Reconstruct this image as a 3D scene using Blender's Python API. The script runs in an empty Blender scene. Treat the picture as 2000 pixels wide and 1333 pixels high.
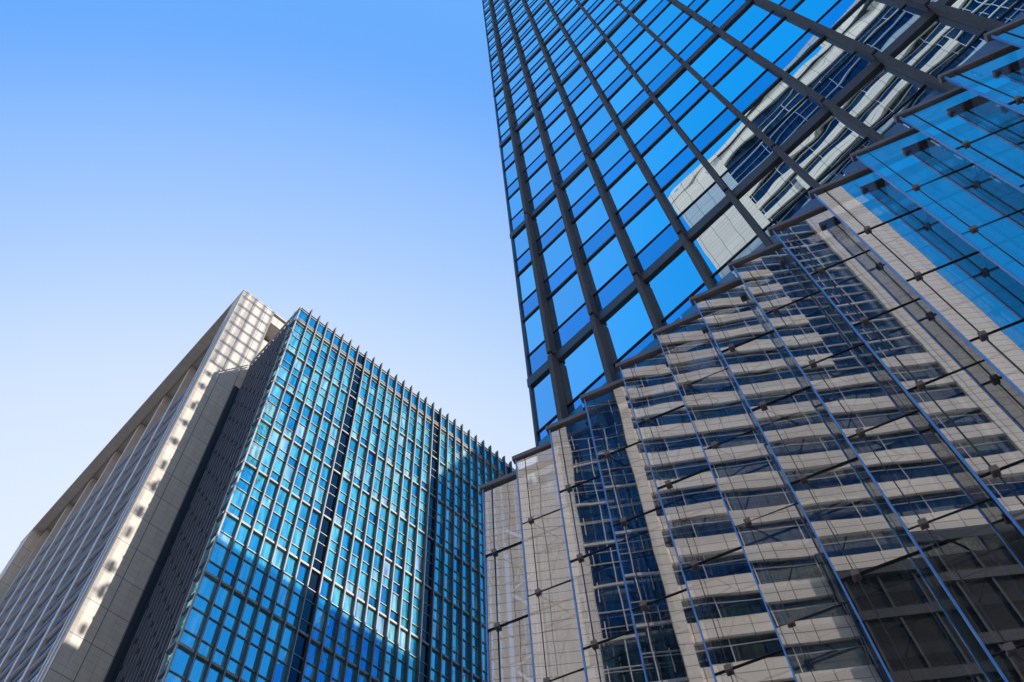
import bpy, math, random
from mathutils import Matrix, Vector
random.seed(7)
R = math.radians
scene = bpy.context.scene
COL = scene.collection

# ------------------------------------------------------------------ camera
CAMZ = 1.6
cam_d = bpy.data.cameras.new("camera")
cam = bpy.data.objects.new("camera", cam_d)
COL.objects.link(cam)
cam_d.sensor_width = 36.0
cam_d.lens = 35.514
cam_d.clip_start = 0.05
cam_d.clip_end = 5000
right = Vector(((0.698656846, 0.714229968, -0.041882747)))
up = Vector(((0.658006059, -0.618469119, 0.429562539)))
back = Vector(((0.280903253, -0.327675911, -0.90206533)))
m = Matrix((right, up, back)).transposed().to_4x4()
m.translation = Vector((0, 0, CAMZ))
cam.matrix_world = m
scene.camera = cam

# ------------------------------------------------------------------ sky, sun, exposure
SUN_AZ, SUN_EL = R(16.5), R(31.0)          # azimuth measured from +X towards +Y
sun_vec = Vector((math.cos(SUN_AZ) * math.cos(SUN_EL), math.sin(SUN_AZ) * math.cos(SUN_EL), math.sin(SUN_EL)))
world = bpy.data.worlds.new("World")
scene.world = world
world.use_nodes = True
wn, wl = world.node_tree.nodes, world.node_tree.links
wn.clear()
w_out = wn.new("ShaderNodeOutputWorld")
w_bg = wn.new("ShaderNodeBackground")
sky = wn.new("ShaderNodeTexSky")
sky.sky_type = 'NISHITA'
sky.sun_disc = False
sky.sun_elevation = SUN_EL
sky.sun_rotation = R(90) - SUN_AZ
sky.air_density, sky.dust_density, sky.ozone_density = 1.0, 0.6, 2.0
# clear sky: the Nishita sky graded by direction - deep blue away from the light, whitening with thin
# haze ahead of the viewer and all round the horizon
geo = wn.new("ShaderNodeNewGeometry")
hz = Vector((-0.803, 0.464, 0.375)).normalized()
dot = wn.new("ShaderNodeVectorMath"); dot.operation = 'DOT_PRODUCT'
dot.inputs[1].default_value = (-hz.x, -hz.y, -hz.z)
grad = wn.new("ShaderNodeValToRGB")
stops = [(0.0, (0.0, 0.33, 0.90)), (0.14, (0.0, 0.36, 0.93)), (0.28, (0.01, 0.37, 0.94)), (0.45, (0.16, 0.44, 0.96)), (0.53, (0.12, 0.38, 0.96)),
         (0.60, (0.24, 0.48, 0.98)), (0.69, (0.41, 0.61, 1.0)), (0.77, (0.64, 0.77, 1.0)), (0.90, (0.84, 0.90, 1.0))]
grad.color_ramp.interpolation = 'B_SPLINE'
while len(grad.color_ramp.elements) < len(stops): grad.color_ramp.elements.new(0.5)
for e, (p, c) in zip(grad.color_ramp.elements, stops): e.position = p; e.color = (*c, 1)
gain = wn.new("ShaderNodeMixRGB"); gain.blend_type = 'MULTIPLY'; gain.inputs[0].default_value = 1; gain.inputs[2].default_value = (6.0, 6.0, 6.0, 1)
sep = wn.new("ShaderNodeSeparateXYZ")
low = wn.new("ShaderNodeMapRange"); low.interpolation_type = 'SMOOTHSTEP'
low.inputs[1].default_value, low.inputs[2].default_value = -0.62, -0.15
low.inputs[3].default_value, low.inputs[4].default_value = 0.0, 0.9
hor = wn.new("ShaderNodeMixRGB"); hor.inputs[2].default_value = (8.6, 7.6, 6.5, 1)
mixn = wn.new("ShaderNodeMixRGB"); mixn.inputs[0].default_value = 0.93
wl.new(geo.outputs["Incoming"], dot.inputs[0]); wl.new(dot.outputs["Value"], grad.inputs[0])
wl.new(grad.outputs[0], gain.inputs[1]); wl.new(sky.outputs[0], mixn.inputs[1]); wl.new(gain.outputs[0], mixn.inputs[2])
wl.new(geo.outputs["Incoming"], sep.inputs[0]); wl.new(sep.outputs["Z"], low.inputs[0]); wl.new(low.outputs[0], hor.inputs[0])
wl.new(mixn.outputs[0], hor.inputs[1]); wl.new(hor.outputs[0], w_bg.inputs[0])
w_bg.inputs[1].default_value = 0.10
wl.new(w_bg.outputs[0], w_out.inputs[0])

sun_d = bpy.data.lights.new("sun", 'SUN')
sun_d.energy = 4.0
sun_d.angle = R(0.5)
sun_d.color = (1.0, 0.95, 0.87)
sun = bpy.data.objects.new("sun", sun_d)
COL.objects.link(sun)
sun.rotation_euler = sun_vec.to_track_quat('Z', 'Y').to_euler()
sun.location = (60, 40, 200)

scene.view_settings.view_transform = 'Standard'
scene.view_settings.look = 'None'
scene.view_settings.gamma = 1
scene.view_settings.exposure = 0.85
scene.cycles.max_bounces = 14
scene.cycles.glossy_bounces = 6
scene.cycles.transparent_max_bounces = 24
scene.cycles.sample_clamp_indirect = 6


# ------------------------------------------------------------------ helpers
class MB:
    """collects boxes and quads; build() links them as ONE mesh object (UVs in metres)"""
    def __init__(self): self.v = []; self.f = []; self.c = []
    def quad(self, a, b, c, d, col=0.5):
        n = len(self.v); self.v += [tuple(a), tuple(b), tuple(c), tuple(d)]
        self.f.append((n, n+1, n+2, n+3)); self.c.append(col)
    def hexa(self, p, col=0.5):
        # p: 8 corners, 0-3 bottom ccw, 4-7 top ccw
        n = len(self.v); self.v += [tuple(q) for q in p]
        for f in ((3,2,1,0),(4,5,6,7),(0,1,5,4),(1,2,6,5),(2,3,7,6),(3,0,4,7)):
            self.f.append(tuple(n+i for i in f)); self.c.append(col)
    def box(self, x0, x1, y0, y1, z0, z1, col=0.5):
        self.hexa([(x0,y0,z0),(x1,y0,z0),(x1,y1,z0),(x0,y1,z0),(x0,y0,z1),(x1,y0,z1),(x1,y1,z1),(x0,y1,z1)], col)
    def bar(self, a, b, r, n=6, col=0.5):
        a, b = Vector(a), Vector(b); d = (b-a).normalized()
        s = d.orthogonal().normalized(); t = d.cross(s); k = len(self.v)
        for p in (a, b):
            for i in range(n):
                w = 2*math.pi*i/n; self.v.append(tuple(p + r*(math.cos(w)*s + math.sin(w)*t)))
        for i in range(n):
            j = (i+1) % n; self.f.append((k+i, k+j, k+n+j, k+n+i)); self.c.append(col)
        self.f.append(tuple(k+i for i in reversed(range(n)))); self.c.append(col)
        self.f.append(tuple(k+n+i for i in range(n))); self.c.append(col)
    def build(self, name, mat, parent=None, bevel=0.0):
        me = bpy.data.meshes.new(name)
        me.from_pydata(self.v, [], self.f)
        me.color_attributes.new("rnd", 'FLOAT_COLOR', 'CORNER')
        me.uv_layers.new(name="UVMap")
        uv, ca = me.uv_layers["UVMap"], me.color_attributes["rnd"]     # fetched again: adding a layer moves the others
        for p, col in zip(me.polygons, self.c):
            n = p.normal; ax = max(range(3), key=lambda i: abs(n[i]))
            for li in p.loop_indices:
                co = me.vertices[me.loops[li].vertex_index].co
                uv.data[li].uv = (co.y, co.z) if ax == 0 else (co.x, co.z) if ax == 1 else (co.x, co.y)
                ca.data[li].color = (col, col, col, 1)
        me.materials.append(mat)
        o = bpy.data.objects.new(name, me); COL.objects.link(o)
        if parent: o.parent = parent
        if bevel:
            b = o.modifiers.new("bevel", 'BEVEL'); b.width = bevel; b.segments = 2; b.limit_method = 'ANGLE'
        return o

def tag(o, label=None, cat=None, group=None, kind=None):
    for k, v in (("label", label), ("category", cat), ("group", group), ("kind", kind)):
        if v: o[k] = v
    return o
def thing(name, label, cat, loc, rz=0.0, group=None):
    o = bpy.data.objects.new(name, None); COL.objects.link(o)
    o.location = loc; o.rotation_euler = (0, 0, rz)
    return tag(o, label, cat, group)
def copy_tree(o, parent):
    c = o.copy(); COL.objects.link(c); c.parent = parent
    for ch in list(o.children): copy_tree(ch, c)
    return c

# ------------------------------------------------------------------ materials
def newmat(name):
    m = bpy.data.materials.new(name); m.use_nodes = True
    n, l = m.node_tree.nodes, m.node_tree.links
    return m, n, l, n["Principled BSDF"]
def ramp2(n, l, fac, c0, c1, p0=0.0, p1=1.0):
    r = n.new("ShaderNodeValToRGB"); l.new(fac, r.inputs[0])
    r.color_ramp.elements[0].position = p0; r.color_ramp.elements[1].position = p1
    r.color_ramp.elements[0].color = (*c0, 1); r.color_ramp.elements[1].color = (*c1, 1)
    return r.outputs[0]
def noise(n, l, scale, detail=3, coord="Object", sc=(1, 1, 1)):
    tc = n.new("ShaderNodeTexCoord"); mp = n.new("ShaderNodeMapping"); mp.inputs[3].default_value = sc
    t = n.new("ShaderNodeTexNoise"); t.inputs["Scale"].default_value = scale; t.inputs["Detail"].default_value = detail
    l.new(tc.outputs[coord], mp.inputs[0]); l.new(mp.outputs[0], t.inputs[0])
    return t.outputs["Fac"]
def bump(n, l, p, h, dist, strength=1.0, target="Normal"):
    b = n.new("ShaderNodeBump"); b.inputs["Strength"].default_value = strength; b.inputs["Distance"].default_value = dist
    l.new(h, b.inputs["Height"]); l.new(b.outputs[0], p.inputs[target]); return b

def solid(name, c0, c1, rough=0.5, metal=0.0, nscale=2.0, bmp=0.0, bscale=30):
    m, n, l, p = newmat(name)
    l.new(ramp2(n, l, noise(n, l, nscale, 4), c0, c1, 0.3, 0.7), p.inputs["Base Color"])
    p.inputs["Roughness"].default_value = rough; p.inputs["Metallic"].default_value = metal
    if bmp: bump(n, l, p, noise(n, l, bscale, 5), bmp)
    return m

def panels(name, c0, c1, mort, w, h, msize, off=0.0, rough=0.6, spread=0.35, fine=None):
    """stone slabs with joints, laid out in metres on the faces' UVs"""
    m, n, l, p = newmat(name)
    tc = n.new("ShaderNodeTexCoord")
    def bt(w, h, ms, a, b, c):
        t = n.new("ShaderNodeTexBrick"); t.offset = off; t.inputs["Scale"].default_value = 1
        t.inputs["Brick Width"].default_value = w; t.inputs["Row Height"].default_value = h
        t.inputs["Mortar Size"].default_value = ms; t.inputs["Mortar Smooth"].default_value = 0.1
        t.inputs["Bias"].default_value = 0.0
        t.inputs["Color1"].default_value = (*a, 1); t.inputs["Color2"].default_value = (*b, 1); t.inputs["Mortar"].default_value = (*c, 1)
        l.new(tc.outputs["UV"], t.inputs[0]); return t
    t = bt(w, h, msize, c0, c1, mort)
    col = t.outputs["Color"]
    if fine:
        t2 = bt(fine[0], fine[1], fine[2], (1, 1, 1), (0.93, 0.93, 0.93), (0.72, 0.72, 0.72))
        mx = n.new("ShaderNodeMixRGB"); mx.blend_type = 'MULTIPLY'; mx.inputs[0].default_value = 1
        l.new(col, mx.inputs[1]); l.new(t2.outputs["Color"], mx.inputs[2]); col = mx.outputs[0]
    mx = n.new("ShaderNodeMixRGB"); mx.blend_type = 'MULTIPLY'; mx.inputs[0].default_value = spread
    l.new(col, mx.inputs[1]); l.new(noise(n, l, 1.3, 5, sc=(1, 1, 0.35)), mx.inputs[2])
    l.new(mx.outputs[0], p.inputs["Base Color"]); p.inputs["Roughness"].default_value = rough
    return m

def mirror_glass(name, tint, wav=0.02, wscale=0.45, rough=0.004, var=0.12):
    m, n, l, p = newmat(name)
    at = n.new("ShaderNodeAttribute"); at.attribute_name = "rnd"
    l.new(ramp2(n, l, at.outputs["Fac"], tuple(c*(1-var) for c in tint), tuple(min(1, c*(1+var)) for c in tint)), p.inputs["Base Color"])
    p.inputs["Metallic"].default_value = 1; p.inputs["Roughness"].default_value = rough
    if wav: bump(n, l, p, noise(n, l, wscale, 1.5), wav)
    return m

def clear_glass(name, trans, gloss, f0, f1, wav, wscale):
    m, n, l, p = newmat(name); n.remove(p)
    out = n["Material Output"]
    tr = n.new("ShaderNodeBsdfTransparent"); tr.inputs[0].default_value = (*trans, 1)
    gl = n.new("ShaderNodeBsdfGlossy"); gl.inputs["Color"].default_value = (*gloss, 1); gl.inputs["Roughness"].default_value = 0.003
    lw = n.new("ShaderNodeLayerWeight"); fr = n.new("ShaderNodeMath"); fr.operation = 'POWER'; fr.inputs[1].default_value = 5.0
    l.new(lw.outputs["Facing"], fr.inputs[0])
    mr = n.new("ShaderNodeMapRange"); mr.inputs[3].default_value = f0; mr.inputs[4].default_value = f1
    mx = n.new("ShaderNodeMixShader")
    l.new(fr.outputs[0], mr.inputs[0]); l.new(mr.outputs[0], mx.inputs[0]); l.new(tr.outputs[0], mx.inputs[1]); l.new(gl.outputs[0], mx.inputs[2])
    if wav: bump(n, l, gl, noise(n, l, wscale, 1.5), wav)
    l.new(mx.outputs[0], out.inputs[0]); return m

def blind_glass(name, cols, tint, fac, wav=0.012):
    """office pane: coloured blinds behind reflective glass"""
    m, n, l, p = newmat(name); n.remove(p)
    out = n["Material Output"]
    at = n.new("ShaderNodeAttribute"); at.attribute_name = "rnd"
    r = n.new("ShaderNodeValToRGB"); l.new(at.outputs["Fac"], r.inputs[0])
    r.color_ramp.interpolation = 'LINEAR'
    while len(r.color_ramp.elements) < len(cols): r.color_ramp.elements.new(0.5)
    for i, c in enumerate(cols):
        r.color_ramp.elements[i].position = i/(len(cols)-1); r.color_ramp.elements[i].color = (*c, 1)
    # folds of the blinds: streaks along the height
    st = noise(n, l, 2.2, 3, sc=(1, 1, 0.12))
    mulc = n.new("ShaderNodeMixRGB"); mulc.blend_type = 'MULTIPLY'; mulc.inputs[0].default_value = 1
    l.new(r.outputs[0], mulc.inputs[1]); l.new(ramp2(n, l, st, (0.35, 0.38, 0.42), (1.3, 1.3, 1.3), 0.35, 0.65), mulc.inputs[2])
    df = n.new("ShaderNodeBsdfDiffuse"); l.new(mulc.outputs[0], df.inputs[0])
    gl = n.new("ShaderNodeBsdfGlossy"); gl.inputs["Color"].default_value = (*tint, 1); gl.inputs["Roughness"].default_value = 0.01
    bump(n, l, gl, noise(n, l, 0.7, 1.5), wav)
    mx = n.new("ShaderNodeMixShader"); mx.inputs[0].default_value = fac
    l.new(df.outputs[0], mx.inputs[1]); l.new(gl.outputs[0], mx.inputs[2]); l.new(mx.outputs[0], out.inputs[0])
    return m

M = {}
M["tower_glass"] = mirror_glass("tower_glass", (0.68, 0.83, 0.97), 0.006, 0.45)
M["spandrel"] = mirror_glass("spandrel_glass", (0.28, 0.50, 0.78), 0.005, 0.4)
M["frame"] = solid("dark_metal_frame", (0.035, 0.037, 0.045), (0.05, 0.052, 0.06), 0.45, 0.3, 1.5)
M["beam"] = solid("grey_metal_beam", (0.034, 0.037, 0.052), (0.046, 0.048, 0.064), 0.45, 0.2, 1.2)
M["fin_stone"] = solid("dark_granite_fin", (0.030, 0.035, 0.048), (0.068, 0.069, 0.082), 0.7, 0, 14, 0.03, 22)
M["cap"] = solid("painted_steel_cap", (0.13, 0.118, 0.128), (0.17, 0.155, 0.165), 0.5, 0.1, 3)
M["black_steel"] = solid("black_steel", (0.012, 0.013, 0.016), (0.022, 0.023, 0.027), 0.4, 0.3, 3)
M["clamp"] = solid("brown_steel_clamp", (0.16, 0.13, 0.115), (0.20, 0.165, 0.145), 0.5, 0.2, 6)
M["joint"] = solid("black_silicone_joint", (0.01, 0.011, 0.014), (0.016, 0.017, 0.02), 0.6, 0, 5)
M["screen_glass"] = clear_glass("screen_glass", (0.84, 0.89, 0.90), (0.85, 0.815, 0.84), 0.50, 1.0, 0.0028, 0.5)
M["return_glass"] = clear_glass("green_return_glass", (0.70, 0.86, 0.87), (0.80, 0.92, 0.92), 0.12, 1.0, 0.004, 0.5)
M["glass_edge"] = solid("polished_glass_edge", (0.05, 0.24, 0.75), (0.10, 0.34, 0.85), 0.15, 0.0, 1.5)
M["silver"] = solid("satin_silver_steel", (0.45, 0.48, 0.52), (0.55, 0.58, 0.62), 0.3, 0.6, 2)
M["lobby_stone"] = panels("grey_lobby_stone", (0.055, 0.054, 0.054), (0.075, 0.072, 0.07), (0.01, 0.01, 0.01), 1.25, 0.9, 0.012, 0.5)
M["beige"] = panels("beige_stone_cladding", (0.56, 0.485, 0.41), (0.52, 0.45, 0.385), (0.20, 0.18, 0.16), 2.1, 4.1, 0.045, 0.0, 0.55, 0.3, (1.05, 0.82, 0.025))
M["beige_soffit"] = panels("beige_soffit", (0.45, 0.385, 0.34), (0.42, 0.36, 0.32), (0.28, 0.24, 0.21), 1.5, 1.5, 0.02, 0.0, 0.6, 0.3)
M["cladding_and_shade"] = panels("dark_cladding_and_shade", (0.022, 0.035, 0.055), (0.03, 0.045, 0.066), (0.01, 0.013, 0.02), 0.8, 4.1, 0.04, 0.0, 0.3, 0.2)
M["rib"] = solid("grey_rib_cladding", (0.095, 0.10, 0.125), (0.125, 0.13, 0.155), 0.5, 0.1, 0.7)
M["alu"] = solid("light_aluminium", (0.28, 0.26, 0.24), (0.36, 0.335, 0.31), 0.4, 0.1, 1.5)
M["alu_dark"] = solid("grey_aluminium_fin", (0.030, 0.038, 0.055), (0.042, 0.05, 0.07), 0.5, 0.0, 1.0)
M["office"] = blind_glass("office_glass", [(0.01, 0.08, 0.16), (0.03, 0.24, 0.34), (0.10, 0.50, 0.50), (0.22, 0.68, 0.64), (0.55, 0.82, 0.80)], (0.40, 0.84, 0.95), 0.63)
M["office_dark"] = mirror_glass("dark_panel_glass", (0.055, 0.06, 0.072), 0.01, 0.6, 0.12)
M["dark_window"] = mirror_glass("dark_window_glass", (0.04, 0.16, 0.38), 0.006, 0.6, 0.02)
M["white_stone"] = panels("white_stone_tile", (0.86, 0.77, 0.655), (0.80, 0.715, 0.61), (0.30, 0.27, 0.23), 1.9, 0.93, 0.035, 0.0, 0.6, 0.12)
M["opp_glass"] = blind_glass("opposite_window_glass", [(0.004, 0.010, 0.02), (0.008, 0.02, 0.04), (0.012, 0.03, 0.05), (0.02, 0.045, 0.05), (0.05, 0.06, 0.05)], (0.22, 0.40, 0.62), 0.12)
M["opp_frame"] = solid("white_window_frame", (0.60, 0.58, 0.56), (0.70, 0.68, 0.66), 0.4, 0.1, 2)
M["concrete"] = solid("grey_concrete", (0.30, 0.30, 0.30), (0.38, 0.38, 0.37), 0.8, 0, 0.4, 0.01, 8)
M["asphalt"] = solid("asphalt", (0.045, 0.045, 0.048), (0.06, 0.06, 0.062), 0.9, 0, 0.6, 0.01, 40)
M["paving"] = panels("paving_slabs", (0.26, 0.255, 0.25), (0.31, 0.30, 0.29), (0.13, 0.13, 0.13), 0.9, 0.9, 0.012, 0.5, 0.8)
M["block_glass"] = mirror_glass("blue_block_glass", (0.07, 0.45, 0.95), 0.006, 0.4)
M["lobby_sky_panel"] = solid("sky_tinted_lobby_panel", (0.015, 0.12, 0.34), (0.02, 0.16, 0.42), 0.25, 0.0, 0.5)  # opaque blue; the mirrored sky is put into the colour
M["opp_bronze"] = solid("bronze_frame", (0.045, 0.039, 0.033), (0.065, 0.056, 0.048), 0.5, 0.1, 1.0)
M["dark_podium"] = panels("dark_podium_stone", (0.016, 0.014, 0.012), (0.026, 0.022, 0.019), (0.006, 0.005, 0.005), 1.6, 1.0, 0.02, 0.5, 0.5)
M["dark_podium"].node_tree.nodes["Principled BSDF"].inputs["Specular IOR Level"].default_value = 0.12
M["slat"] = solid("blue_grey_sunshade", (0.38, 0.41, 0.47), (0.46, 0.49, 0.55), 0.35, 0.1, 1.5)

# ------------------------------------------------------------------ ground
g = MB(); g.quad((-2500,-2500,0),(2500,-2500,0),(2500,2500,0),(-2500,2500,0))
tag(g.build("ground", M["concrete"]), kind="structure")
g = MB(); g.quad((-40,-300,0.004),(-14,-300,0.004),(-14,300,0.004),(-40,300,0.004))
tag(g.build("road", M["asphalt"]), kind="structure")
g = MB(); g.box(-14,60,-20,8.2,-0.2,0.12)
tag(g.build("pavement", M["paving"]), kind="structure")

# ------------------------------------------------------------------ blue glass tower
TX0, TX1, TY, TDEP, TTOP = -8.33, 45.0, 10.3, 20.5, 210.0
FINX = [-7.31 + 1.6*k for k in range(0, 15)]
tower = thing("glass_tower", "tall blue mirrored glass tower with dark stone fins rising out of frame", "tower", (0, TY, 0))
BEAM = [z + CAMZ for z in (0.3, 12.45, 24.61, 36.78, 50.45, 62.5, 74.6, 86.7, 98.8, 110.9, 123.0, 135.1)]
BH = 0.48
b = MB(); b.box(TX0+0.06, TX1-0.06, 0.06, TDEP-0.06, 0, TTOP-0.3); b.build("core", M["frame"], tower)
b = MB(); b.box(TX0-0.1, TX1+0.1, -0.02, TDEP+0.1, TTOP-0.3, TTOP); b.build("roof", M["beam"], tower)
b = MB(); b.box(TX0-0.02, TX0+0.05, -0.05, 0.02, 20, TTOP-0.3); b.build("corner_post", M["frame"], tower)
def pane(mb, x0, x1, z0, z1, y=0.0, tilt=0.006, col=None):
    a, c = random.uniform(-tilt, tilt), random.uniform(-tilt, tilt)
    w, h = (x1-x0)/2, (z1-z0)/2
    f = lambda sx, sz: y + 0.02 + a*sx*w + c*sz*h
    mb.quad((x0, f(-1,-1), z0), (x1, f(1,-1), z0), (x1, f(1,1), z1), (x0, f(-1,1), z1), random.random() if col is None else col)
bays = [(TX0, FINX[0])] + [(FINX[k], FINX[k+1]) for k in range(len(FINX)-1)]
vis, spn = [], []
for bi in range(1, len(BEAM)-1):
    zb, zt = BEAM[bi]+BH, BEAM[bi+1]
    fl = (zt-zb)/3
    t = MB()
    for k in range(3):
        top = zt - k*fl
        ztr, zlo = top - fl*0.64, top - fl
        for (x0, x1) in bays:
            if top < 20: continue
            vis.append((x0, x1, ztr, top)); spn.append((x0, x1, zlo, ztr))
        t.box(TX0, FINX[-1], -0.012, 0.05, ztr-0.022, ztr+0.022)
        if k < 2: t.box(TX0, FINX[-1], -0.03, 0.05, zlo-0.05, zlo+0.05)
    t.build("transom", M["frame"], tower)
for bi in range(1, len(BEAM)):
    t = MB(); t.box(TX0-0.05, FINX[-1], -0.055, 0.06, BEAM[bi], BEAM[bi]+BH); t.build("floor_beam", M["beam"], tower)
def near(q): return (q[0]+q[1])**2/4 + TY**2 + (q[2])**2
def inview(q):
    c = Vector(((q[0]+q[1])/2, TY, (q[2]+q[3])/2 - CAMZ)); d = -c.dot(back)
    px, py = c.dot(right)/d*1973, c.dot(up)/d*1973
    return abs(px) < 1010 and abs(py) < 680
def split(lst, n):
    lst = sorted(lst, key=lambda q: (not inview(q), near(q))); return lst[:n], lst[n:]
near_v, far_v = split(vis, 100); near_s, far_s = split(spn, 100)
for q in near_v:
    w = MB(); pane(w, *q); w.build("window", M["tower_glass"], tower)
for q in near_s:
    w = MB(); pane(w, *q); w.build("spandrel_panel", M["spandrel"], tower)
w = MB(); [pane(w, *q) for q in far_v]; tag(w.build("window", M["tower_glass"], tower), kind="stuff")
w = MB(); [pane(w, *q) for q in far_s]; tag(w.build("spandrel_panel", M["spandrel"], tower), kind="stuff")
w = MB()
z = BEAM[-1]
pane(w, TX0, FINX[-1], z, TTOP-0.3, tilt=0)
pane(w, FINX[-1], TX1, 20, TTOP-0.3, tilt=0)
w.build("plain_glazing", M["tower_glass"], tower)
# street side of the tower, seen only in the neighbour's windows
w = MB(); z = 24.0
while z < TTOP-5:
    for y0 in [0.1+1.7*i for i in range(12)]:
        for (za, zb) in ((z, z+1.4), (z+1.4, z+4.0)):
            a = random.uniform(-.006, .006)
            w.quad((TX0-.01+a, y0+1.7, za), (TX0-.01-a, y0, za), (TX0-.01-a, y0, zb), (TX0-.01+a, y0+1.7, zb), random.random())
    z += 4.0
w.build("side_glazing", M["tower_glass"], tower)
t = MB()
for i in range(12): t.box(TX0-.35, TX0-0.02, 1.0+1.7*i, 1.15+1.7*i, 22, TTOP-.3)
for k in range(46): t.box(TX0-.12, TX0-0.02, 0.4, TDEP, 22+4*k, 22.3+4*k)
t.build("side_frame", M["alu"], tower)
for x in FINX:
    for bi in range(1, len(BEAM)-2):
        za, zb = BEAM[bi]+BH*0.5+0.09, BEAM[bi+1]+BH*0.5-0.09
        if zb < 20: continue
        f = MB(); f.box(x-0.07, x+0.07, -0.28, 0.015, za, zb)
        f.build("fin", M["fin_stone"], tower)
# stone-clad lobby storeys behind the glass screen
lob = MB(); lob.box(TX0, TX1-0.2, -0.03, 0.10, 0.13, 15.4); lob.build("lobby_wall", M["lobby_stone"], tower)
lob = MB()
for i in range(22):
    x = TX0 + 1.6*i; a = random.uniform(-.004, .004)
    for za, zb in ((15.4, 19.2), (19.2, 23.2)): lob.quad((x+.03, -0.03-a, za+.03), (x+1.57, -0.03+a, za+.03), (x+1.57, -0.03+a, zb-.03), (x+.03, -0.03-a, zb-.03), random.random())
lob.build("lobby_glazing", M["lobby_sky_panel"], tower)

# ------------------------------------------------------------------ shingled glass screen in front of the tower
YC = 8.0
pd = Vector((0.93149773, 0.36374714, 0)); pn = Vector((-0.36374714, 0.93149773, 0))   # along the panel, and away from the street
screen = thing("glass_screen_wall", "shingled wall of overlapping clear glass panels with dark cap rails before the tower", "glass wall", (0, YC, 0))
ZT = 2.115*8.0 + CAMZ
JZ = [1.8425*8+CAMZ - 1.944*k for k in range(9)]
PW, GWID = 1.22, 1.75
def pbox(mb, u0, u1, v0, v1, z0, z1):
    c = []
    for z in (z0, z1):
        for (uu, vv) in ((u0,v0),(u1,v0),(u1,v1),(u0,v1)):
            q = pd*uu + pn*vv; c.append((q.x, q.y, z))
    mb.hexa(c)
def pp(u, v, z): q = pd*u + pn*v; return (q.x, q.y, z)
def make_panel(x):
    a, c = random.uniform(-0.011, 0.011), random.uniform(-0.013, 0.013)
    gm = MB(); GT = 0.018
    # panes between the joints
    edges = [ZT-0.05] + JZ + [0.2]
    k = random.random()
    for za, zb in zip(edges[1:], edges[:-1]):
        a2 = random.uniform(-0.003, 0.003); c2 = random.uniform(-0.002, 0.002)
        q, h = (a2+a)*0.8, (zb-za)/2*(c+random.uniform(-0.002, 0.002))
        gm.quad(pp(0, -q-h, za+.008), pp(GWID, q-h, za+.008), pp(GWID, q+h, zb-.008), pp(0, -q+h, zb-.008), k)
    p = gm.build("glass_panel", M["screen_glass"], screen); p.location = (x, 0, 0)
    e = MB(); pbox(e, -0.012, 0.008, -0.022, GT+0.008, 0.2, ZT-0.06); e.build("glass_edge", M["glass_edge"], p)
    e = MB(); pbox(e, -0.07, GWID+0.02, -0.05, 0.08, ZT-0.055, ZT+0.07); e.build("cap_rail", M["cap"], p, 0.008)
    e = MB(); pbox(e, PW-0.16, PW-0.02, 0.08, 0.46, ZT-0.05, ZT+0.06); pbox(e, PW-0.52, PW-0.02, 0.46, 0.60, ZT-0.05, ZT+0.06)
    e.build("bracket", M["black_steel"], p, 0.006)
    for z in JZ:
        if z < 4: continue
        e = MB(); pbox(e, 0.0, GWID, -0.017, 0.017, z-0.006, z+0.006); e.build("joint", M["joint"], p)
        e = MB(); pbox(e, 0.14, 0.23, -0.05, 0.05, z-0.045, z+0.045); e.build("clamp", M["clamp"], p, 0.005)
        e = MB()
        if x < -1.0:
            e.bar(pp(0.185, 0.05, z), pp(0.72, 0.5, z-0.42), 0.014); e.bar(pp(0.72, 0.5, z-0.42), pp(0.185, 0.02, z-0.9), 0.011)
        e.bar(pp(1.10, 0.48, z), pp(1.10, 0.02, z), 0.008); e.bar(pp(1.08, 0.48, z), pp(1.12, 0.50, z), 0.024)
        e.build("strut", M["black_steel"], p)
    e = MB(); pbox(e, 0.181, 0.189, -0.018, 0.018, 0.2, ZT-0.06); e.build("seam", M["joint"], p)
    e = MB(); pbox(e, 0.705, 0.735, 0.485, 0.53, 0.2, ZT-0.05); pbox(e, 1.09, 1.12, 0.485, 0.53, 0.2, ZT-0.05); e.build("mast", M["black_steel"], p)
    e = MB()
    e.quad(pp(0.735, 0.505, 0.2), pp(1.09, 0.505, 0.2), pp(1.09, 0.505, ZT-0.3), pp(0.735, 0.505, ZT-0.3))
    e.quad(pp(1.12, 0.505, 0.2), pp(PW+.75, 0.505, 0.2), pp(PW+.75, 0.505, ZT-0.3), pp(1.12, 0.505, ZT-0.3)); e.build("return_glass", M["return_glass"], p)
    return p
for i in range(16):
    make_panel((-0.998 + 0.1167*i)*8.0)
cl = MB()
for i in range(10):
    x = -7.4 + 1.87*i
    cl.bar((x, 1.35, 0.1), (x, 1.35, 17.5), 0.09, 12)
cl.build("column", M["silver"], screen)
tr = MB()
for xa, xb in ((-8.35, -7.7), (-7.15, -6.6)):
    for x in (xa, xb): tr.box(x-0.05, x+0.05, 0.95, 1.05, 0.1, 17.6)
    for k in range(9):
        z = 0.9+1.944*k
        tr.bar((xa, 1.0, z), (xb, 1.0, z+0.97), 0.035); tr.bar((xb, 1.0, z+0.97), (xa, 1.0, z+1.944), 0.035)
        tr.box(xa, xb, 0.97, 1.03, z-0.03, z+0.03)
tr.build("truss", M["silver"], screen)

# ------------------------------------------------------------------ glazed office slab with vertical fins
GL = thing("office_slab", "glazed office block with close vertical fins and teal windows", "office building", (-51.43, 20.04, 0), R(-1.708) + R(90))
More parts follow.
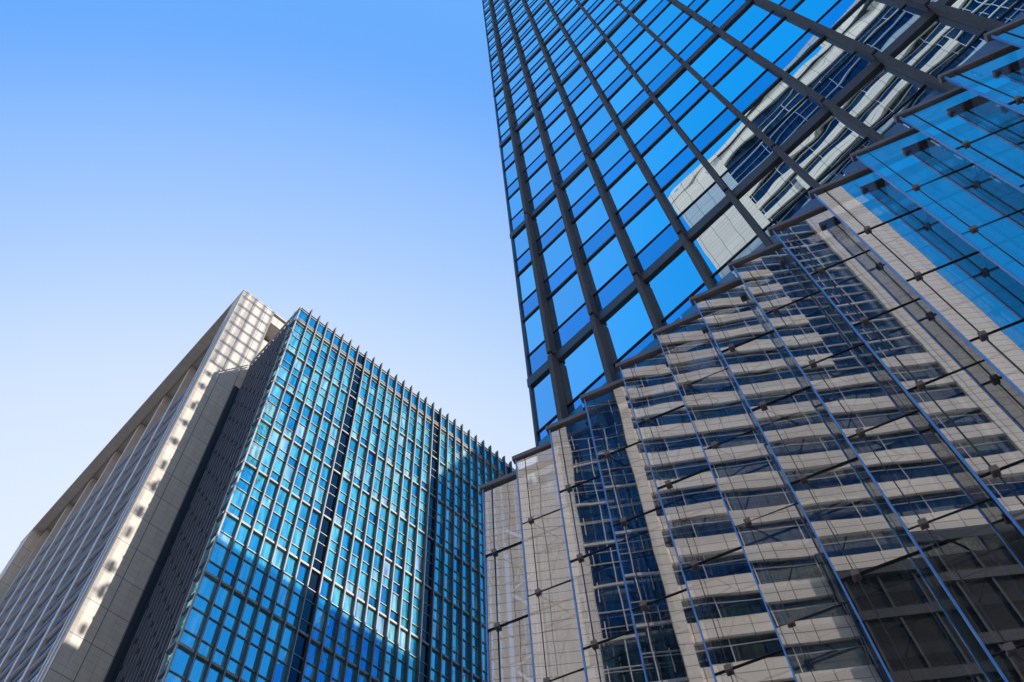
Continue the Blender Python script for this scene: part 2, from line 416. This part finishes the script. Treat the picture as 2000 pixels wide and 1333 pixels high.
# local frame: x runs along the front, y points to the back, z up.  (front faces -y)
GTOP = 117.4 + CAMZ
GW, GD = 46.0, 10.4
DX = 1.268
BARS = [113.4+CAMZ - 8.07*k for k in range(14)]
b = MB(); b.box(0.1, GW, 0.1, 0.9+GD, 0, GTOP-6.0); b.build("core", M["cladding_and_shade"], GL)
fins = [1.40 + DX*k for k in range(34)]
darkbay = {7, 17, 27}
bayx = [(0.0, fins[0])] + [(fins[k], fins[k+1]) for k in range(33)]
pan = []
trans = []
for bi, zb in enumerate(BARS):
    zlow = zb - 8.07 + 0.30
    seq = [(zb, zb-2.42), (zb-2.42, zb-3.93), (zb-3.93, zb-6.4), (zb-6.4, zlow)]
    for j, (zt, z0) in enumerate(seq):
        for k, (x0, x1) in enumerate(bayx):
            if k in darkbay: continue
            pan.append((x0+0.05, x1-0.05, z0+0.06, zt-0.06, j % 2))
    for zz in (zb-2.42, zb-3.93, zb-6.4): trans.append(zz)
crown = [(GTOP-0.4, GTOP-3.0), (GTOP-3.2, GTOP-4.4)]
for k, (x0, x1) in enumerate(bayx):
    if k in darkbay: continue
    for (zt, z0) in crown: pan.append((x0+.05, x1-.05, z0, zt, 2))
def g_px(q):
    a = R(-1.708)+R(90); ca, sa = math.cos(a), math.sin(a); x = (q[0]+q[1])/2
    c = Vector((-51.43+ca*x, 20.04+sa*x, (q[2]+q[3])/2-CAMZ)); d = -c.dot(back)
    return abs(c.dot(right)/d*1973) < 1000 and abs(c.dot(up)/d*1973) < 666, c.length
def g_pane(mb, q):
    tilt = 0.007; a, c = random.uniform(-tilt, tilt), random.uniform(-tilt, tilt); w, h = (q[1]-q[0])/2, (q[3]-q[2])/2
    col = min(1, max(0, random.gauss(0.55 if q[4] == 0 else 0.5, 0.27)))
    if q[4] == 2: col = 0.1
    f = lambda sx, sz: -0.01 + a*sx*w + c*sz*h
    mb.quad((q[0], f(-1,-1), q[2]), (q[1], f(1,-1), q[2]), (q[1], f(1,1), q[3]), (q[0], f(-1,1), q[3]), col)
pan.sort(key=lambda q: (not g_px(q)[0], g_px(q)[1]*(0.5 if q[4] == 0 else 1)))
for q in pan[:100]:
    w = MB(); g_pane(w, q); w.build("window", M["office"], GL)
w = MB(); [g_pane(w, q) for q in pan[100:]]; tag(w.build("window", M["office"], GL), kind="stuff")
for k in sorted(darkbay):
    x0, x1 = bayx[k]
    w = MB(); w.box(x0+.04, x1-.04, -0.06, 0.08, 0, GTOP-0.5); w.build("dark_panel", M["office_dark"], GL)
for zb in BARS:
    t = MB(); t.box(-0.05, GW, -0.22, 0.05, zb, zb+0.13); t.box(-0.05, GW, -0.18, 0.05, zb+0.20, zb+0.30); t.build("floor_bar", M["alu"], GL)
for zz in trans:
    t = MB(); t.box(0, GW, -0.11, 0.05, zz-0.04, zz+0.05); t.build("sill", M["alu"], GL)
t = MB(); t.box(-0.05, GW, -0.12, 0.04, GTOP-0.12, GTOP); t.box(-0.05, GW, -0.10, 0.04, GTOP-0.62, GTOP-0.50)
t.box(-0.12, 0.03, 0.04, GD, GTOP-0.12, GTOP); t.box(-0.10, 0.03, 0.04, GD, GTOP-0.75, GTOP-0.6); t.build("roof_rail", M["alu"], GL)
for zz in (GTOP-3.1, GTOP-3.35, GTOP-4.6):
    t = MB(); t.box(0, GW, -0.14, 0.05, zz-0.05, zz+0.05); t.build("sill", M["alu"], GL)
for x in fins:
    f = MB(); f.box(x-0.08, x+0.08, -0.46, 0.02, 2, GTOP+0.75)
    o = f.build("fin", M["alu_dark"], GL)
    e = MB(); e.box(x-0.03, x+0.03, -0.49, -0.46, 2, GTOP+0.6); e.build("fin_edge", M["alu"], o)
f = MB(); f.box(-0.08, 0.06, -0.16, 0.06, 2, GTOP+0.05); f.build("corner_post", M["alu"], GL)
# narrow end face: a glazed return, a bright post, then ribbed cladding
e = MB(); z = 3.0
while z < GTOP-1:
    a = random.uniform(-.01, .01)
    e.quad((-.02+a, 1.1, z+.05), (-.02-a, 0.08, z+.05), (-.02-a, 0.08, z+1.9), (-.02+a, 1.1, z+1.9), random.random()*.3); z += 2.0
e.build("end_window", M["office"], GL)
for zb in BARS:
    t = MB()
    for dz in (0, -2.42, -3.93, -6.4): t.box(-0.22 if dz == 0 else -0.14, 0.03, 0.07, 1.1, zb+dz, zb+dz+(0.3 if dz == 0 else 0.1))
    t.build("end_bar", M["rib"], GL)
t = MB(); t.box(-0.14, 0.02, 1.10, 1.24, 2, GTOP+0.6); t.build("white_post", M["alu"], GL)
w = MB(); w.box(0.18, 0.4, 1.24, GD+0.6, 0, GTOP-0.9); w.build("ribbed_wall", M["rib"], GL)
for i in range(12):
    y = 1.75 + 0.75*i
    f = MB(); f.box(-0.10, 0.18, y-0.05, y+0.05, 2, GTOP-0.5-0.05*i); f.build("rib", M["rib"], GL)
bk = MB()
for i in range(12):
    for k in range(15):
        y = 1.75+0.75*i; zz = GTOP-6-7.3*k-2.4*(i % 3)
        if zz > 5: bk.box(-0.17, -0.10, y-0.14, y+0.14, zz-0.35, zz+0.1)
bk.build("bracket", M["black_steel"], GL)

# ------------------------------------------------------------------ stone-clad building with the framed recess
SB = thing("stone_building", "beige stone building with a framed recessed facade and overhanging roof slab", "building", (-62.3, 15.38, 0), R(-1.27))
STOP = 134.7 + CAMZ
b = MB(); b.box(-2.4, 0, 0, 5.4, 0, STOP-0.4); b.build("end_wall", M["beige"], SB)
b = MB(); b.box(-2.4, 0, 5.4, 24, 0, STOP-9); b.build("rear_wall", M["beige"], SB)
b = MB(); b.box(-2.4, 0, 5.4, 24, STOP-3.4, STOP-1.2); b.build("lintel", M["beige"], SB)
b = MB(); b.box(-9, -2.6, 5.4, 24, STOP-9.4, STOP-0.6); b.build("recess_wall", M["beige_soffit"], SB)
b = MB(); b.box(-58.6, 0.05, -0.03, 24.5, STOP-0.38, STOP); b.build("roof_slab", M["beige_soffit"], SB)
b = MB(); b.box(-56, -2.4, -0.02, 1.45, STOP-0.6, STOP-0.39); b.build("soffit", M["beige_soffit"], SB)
b = MB(); b.box(-58.5, -54.6, 0, 3.4, 0, STOP-0.4); b.build("far_pier", M["beige"], SB)
b = MB(); b.box(0.0, 0.05, 4.25, 6.0, 0, 112.5); b.build("recess_shade_strip", M["cladding_and_shade"], SB)  # dark panel standing in for the shade of the wall's recess
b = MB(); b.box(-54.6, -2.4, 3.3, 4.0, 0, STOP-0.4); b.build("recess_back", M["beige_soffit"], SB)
for off in (-1.9, -0.9):
    b = MB(); b.box(off-0.12, off+0.12, -0.12, -0.01, 0, STOP-8); b.build("pier_strip", M["slat"], SB)
COLX = [-8.2 - 6.45*k for k in range(8)]
for x in COLX:
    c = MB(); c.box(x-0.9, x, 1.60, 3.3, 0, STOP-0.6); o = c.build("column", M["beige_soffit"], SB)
    s_ = MB(); s_.box(x-0.80, x-0.52, 1.56, 1.60, 0, STOP-9); s_.box(x-0.38, x-0.10, 1.56, 1.60, 0, STOP-9); s_.build("column_strip", M["slat"], o)
FH = 4.1
zf = [STOP-13 - FH*k for k in range(22)]
edges = [-2.4] + COLX
wins = []
for z in zf:
    s_ = MB()
    for i, x1 in enumerate(edges[:-1]):
        x0 = edges[i+1]; x1 = x1 if i == 0 else x1-0.9
        s_.box(x0, x1, 1.68, 1.86, z+0.05, z+0.19)
        s_.box(x0, x1, 1.80, 1.95, z-1.90, z-1.82)
        wins.append((x0, x1, z-2.9, z-0.2))
    s_.build("sunshade", M["slat"], SB)
    s_ = MB()
    for i, x1 in enumerate(edges[:-1]):
        x0 = edges[i+1]; x1 = x1 if i == 0 else x1-0.9
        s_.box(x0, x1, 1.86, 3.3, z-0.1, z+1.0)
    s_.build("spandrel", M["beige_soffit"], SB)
for k, (x0, x1, z0, z1) in enumerate(wins[:100]):
    w = MB(); w.quad((x0, 1.95, z0), (x1, 1.95, z0), (x1, 1.95, z1), (x0, 1.95, z1), random.random()); w.build("window", M["dark_window"], SB)
w = MB()
for (x0, x1, z0, z1) in wins[100:]: w.quad((x0, 1.95, z0), (x1, 1.95, z0), (x1, 1.95, z1), (x0, 1.95, z1), random.random())
tag(w.build("window", M["dark_window"], SB), kind="stuff")

# ------------------------------------------------------------------ office building across the street, seen mirrored in the glass
OB = thing("stone_office_building", "pale stone office building with ribbon windows, mirrored in the glass facades", "office building", (-2.3, -25.0, 0), R(4))
OT = 126.0 + CAMZ
b = MB(); b.box(-8, 38, -22, -0.05, 0, OT-1); b.build("core", M["opp_glass"], OB)
b = MB(); b.box(-8, 0, -22, 0.25, 0, OT-2.6); b.build("pier", M["white_stone"], OB)
b = MB(); b.box(30, 38, -22, 0.25, 0, OT-2.6); b.build("pier", M["white_stone"], OB)
b = MB(); b.box(4.7, 5.5, -1, 0.35, 0, 101); b.build("pilaster", M["white_stone"], OB)
b = MB(); b.box(-8.1, 38.1, -22.1, 0.3, OT-2.2, OT); b.build("parapet", M["white_stone"], OB)
b = MB(); b.box(0, 30, -1, 0.2, OT-5.2, OT-2.6); b.build("stone_band", M["white_stone"], OB)
z = 102.5
zs = []
while z > 6:
    zs.append(z); z -= 3.72
for z in [106.5] + zs:
    s_ = MB()
    if z > 100 : s_.box(0, 30, -1, 0.22, z, z+1.55)
    elif z > 70: s_.box(0, 4.7, -1, 0.22, z, z+1.55) if z > 78 else None; s_.box(5.5, 24, -1, 0.22, z, z+1.55)
    else: s_.box(5.5, 30, -1, 0.22, z, z+1.55)
    s_.build("stone_band", M["white_stone"], OB)
    t = MB()
    for x in [0.3+3.8*i for i in range(8)]: t.box(x-0.03, x+0.03, -0.03, 0.03, z-2.0, z)
    t.box(0, 30, -0.03, 0.03, z-0.60, z-0.56)
    t.build("mullion", M["opp_frame"], OB)
for (x0, x1, z0, z1, sx, sz) in ((0, 4.7, 8, 72, 1.57, 2.4), (24, 30, 72, 104, 2.0, 1.86), (0, 30, 108.5, 120.5, 4.8, 2.0)):
    t = MB(); x = x0
    while x < x1+.01: t.box(x-0.035, x+0.035, -0.03, 0.06, z0, z1); x += sx
    z = z0; k = 0
    while z < z1+.01: t.box(x0, x1, -0.03, 0.05 + 0.05*(k % 2), z-0.03-0.09*(k % 2), z+0.03+0.09*(k % 2)); z += sz; k += 1
    t.build("window_grid", M["opp_frame"], OB)
b = MB(); b.box(0, 30, -1, 0.5, OT-2.62, OT-2.2); b.build("shadow_gap", M["frame"], OB)
b = MB(); b.box(15.5, 38.5, 0.24, 0.40, 0, 50.0); b.build("podium", M["dark_podium"], OB)
t = MB()
for k in range(10): t.box(15.5, 38.5, 0.40, 0.52, 1.5+4.9*k, 2.3+4.9*k)
for k in range(12): t.box(15.6+2.05*k, 15.75+2.05*k, 0.40, 0.47, 0.2, 49.9)
t.box(15.4, 38.6, 0.38, 0.60, 49.2, 50.1)
t.build("podium_frame", M["opp_bronze"], OB)
wp = []
for z in [106.5]+zs:
    for x in [0.35+1.9*i for i in range(15)]: wp.append((x, x+1.8, z-1.98, z-0.02))
wp.sort(key=lambda q: -q[2])
def o_pane(mb, q): mb.quad((q[1], -0.03, q[2]), (q[0], -0.03, q[2]), (q[0], -0.03, q[3]), (q[1], -0.03, q[3]), random.random())
for q in wp[:100]:
    w = MB(); o_pane(w, q); w.build("window", M["opp_glass"], OB)
w = MB(); [o_pane(w, q) for q in wp[100:]]; tag(w.build("window", M["opp_glass"], OB), kind="stuff")

# ------------------------------------------------------------------ unseen blocks and lattice, added behind the tower for their shadows
LB = thing("shadow_block", "lower unseen block added behind the blue glass tower to cast shadow", "office building", (-8.0, 31.5, 0))
b = MB(); b.box(0, 40, 0, 34, 0, 97.0 + CAMZ); b.build("wall", M["concrete"], LB)
t = MB()
for k in range(23): t.box(-0.05, 40.0, -0.05, 34.0, 4+4.1*k, 7.7+4.1*k)
t.build("window_band", M["block_glass"], LB)
HB = thing("shadow_block", "higher unseen block added farthest behind the blue glass tower to cast shadow", "office building", (-8.0, 65.9, 0))
b = MB(); b.box(0, 40, 0, 30, 0, 152); b.build("wall", M["concrete"], HB)
t = MB()
for k in range(36): t.box(-0.05, 40.05, -0.05, 30.05, 4+4.1*k, 7.7+4.1*k)
t.build("window_band", M["block_glass"], HB)

ML = thing("dapple_lattice", "unseen lattice added behind the tower to dapple the light on the stone", "mast", (-7.6, 31.7, 97.0 + CAMZ))  # added out of view to dapple the sunlight on the stone end wall
t = MB()
for y in (0.05, 1.5): t.box(-0.12, 0.12, y-0.06, y+0.06, 0, 75)
t.build("upright", M["frame"], ML)
t = MB()
for k in range(12):
    z = 1.5 + 4.1*k + random.uniform(-.5, .5)
    y = random.uniform(0.35, 0.6); h = random.uniform(0.7, 1.5)
    t.box(-0.2, 0.2, y, y+random.uniform(0.35, 0.6), z, z+h)
    if k % 3: t.box(-0.1, 0.1, 0.0, 1.55, z+0.5, z+0.5+random.uniform(0.12, 0.3))
    if k % 4 == 1: t.box(-0.15, 0.15, 0.9, 1.4, z+1.6, z+2.0)
t.build("dapple_block", M["frame"], ML)  # solid pieces shaped for the blotches of shadow they throw
t = MB()
for k in range(9):
    z = 49.5 + 2.9*k; t.box(-0.12, 0.12, 0, 5.2, z, z+0.42)
for k in range(4): t.box(-0.12, 0.12, 0.4+1.5*k, 0.72+1.5*k, 49.5, 75)
t.build("dapple_grid", M["frame"], ML)
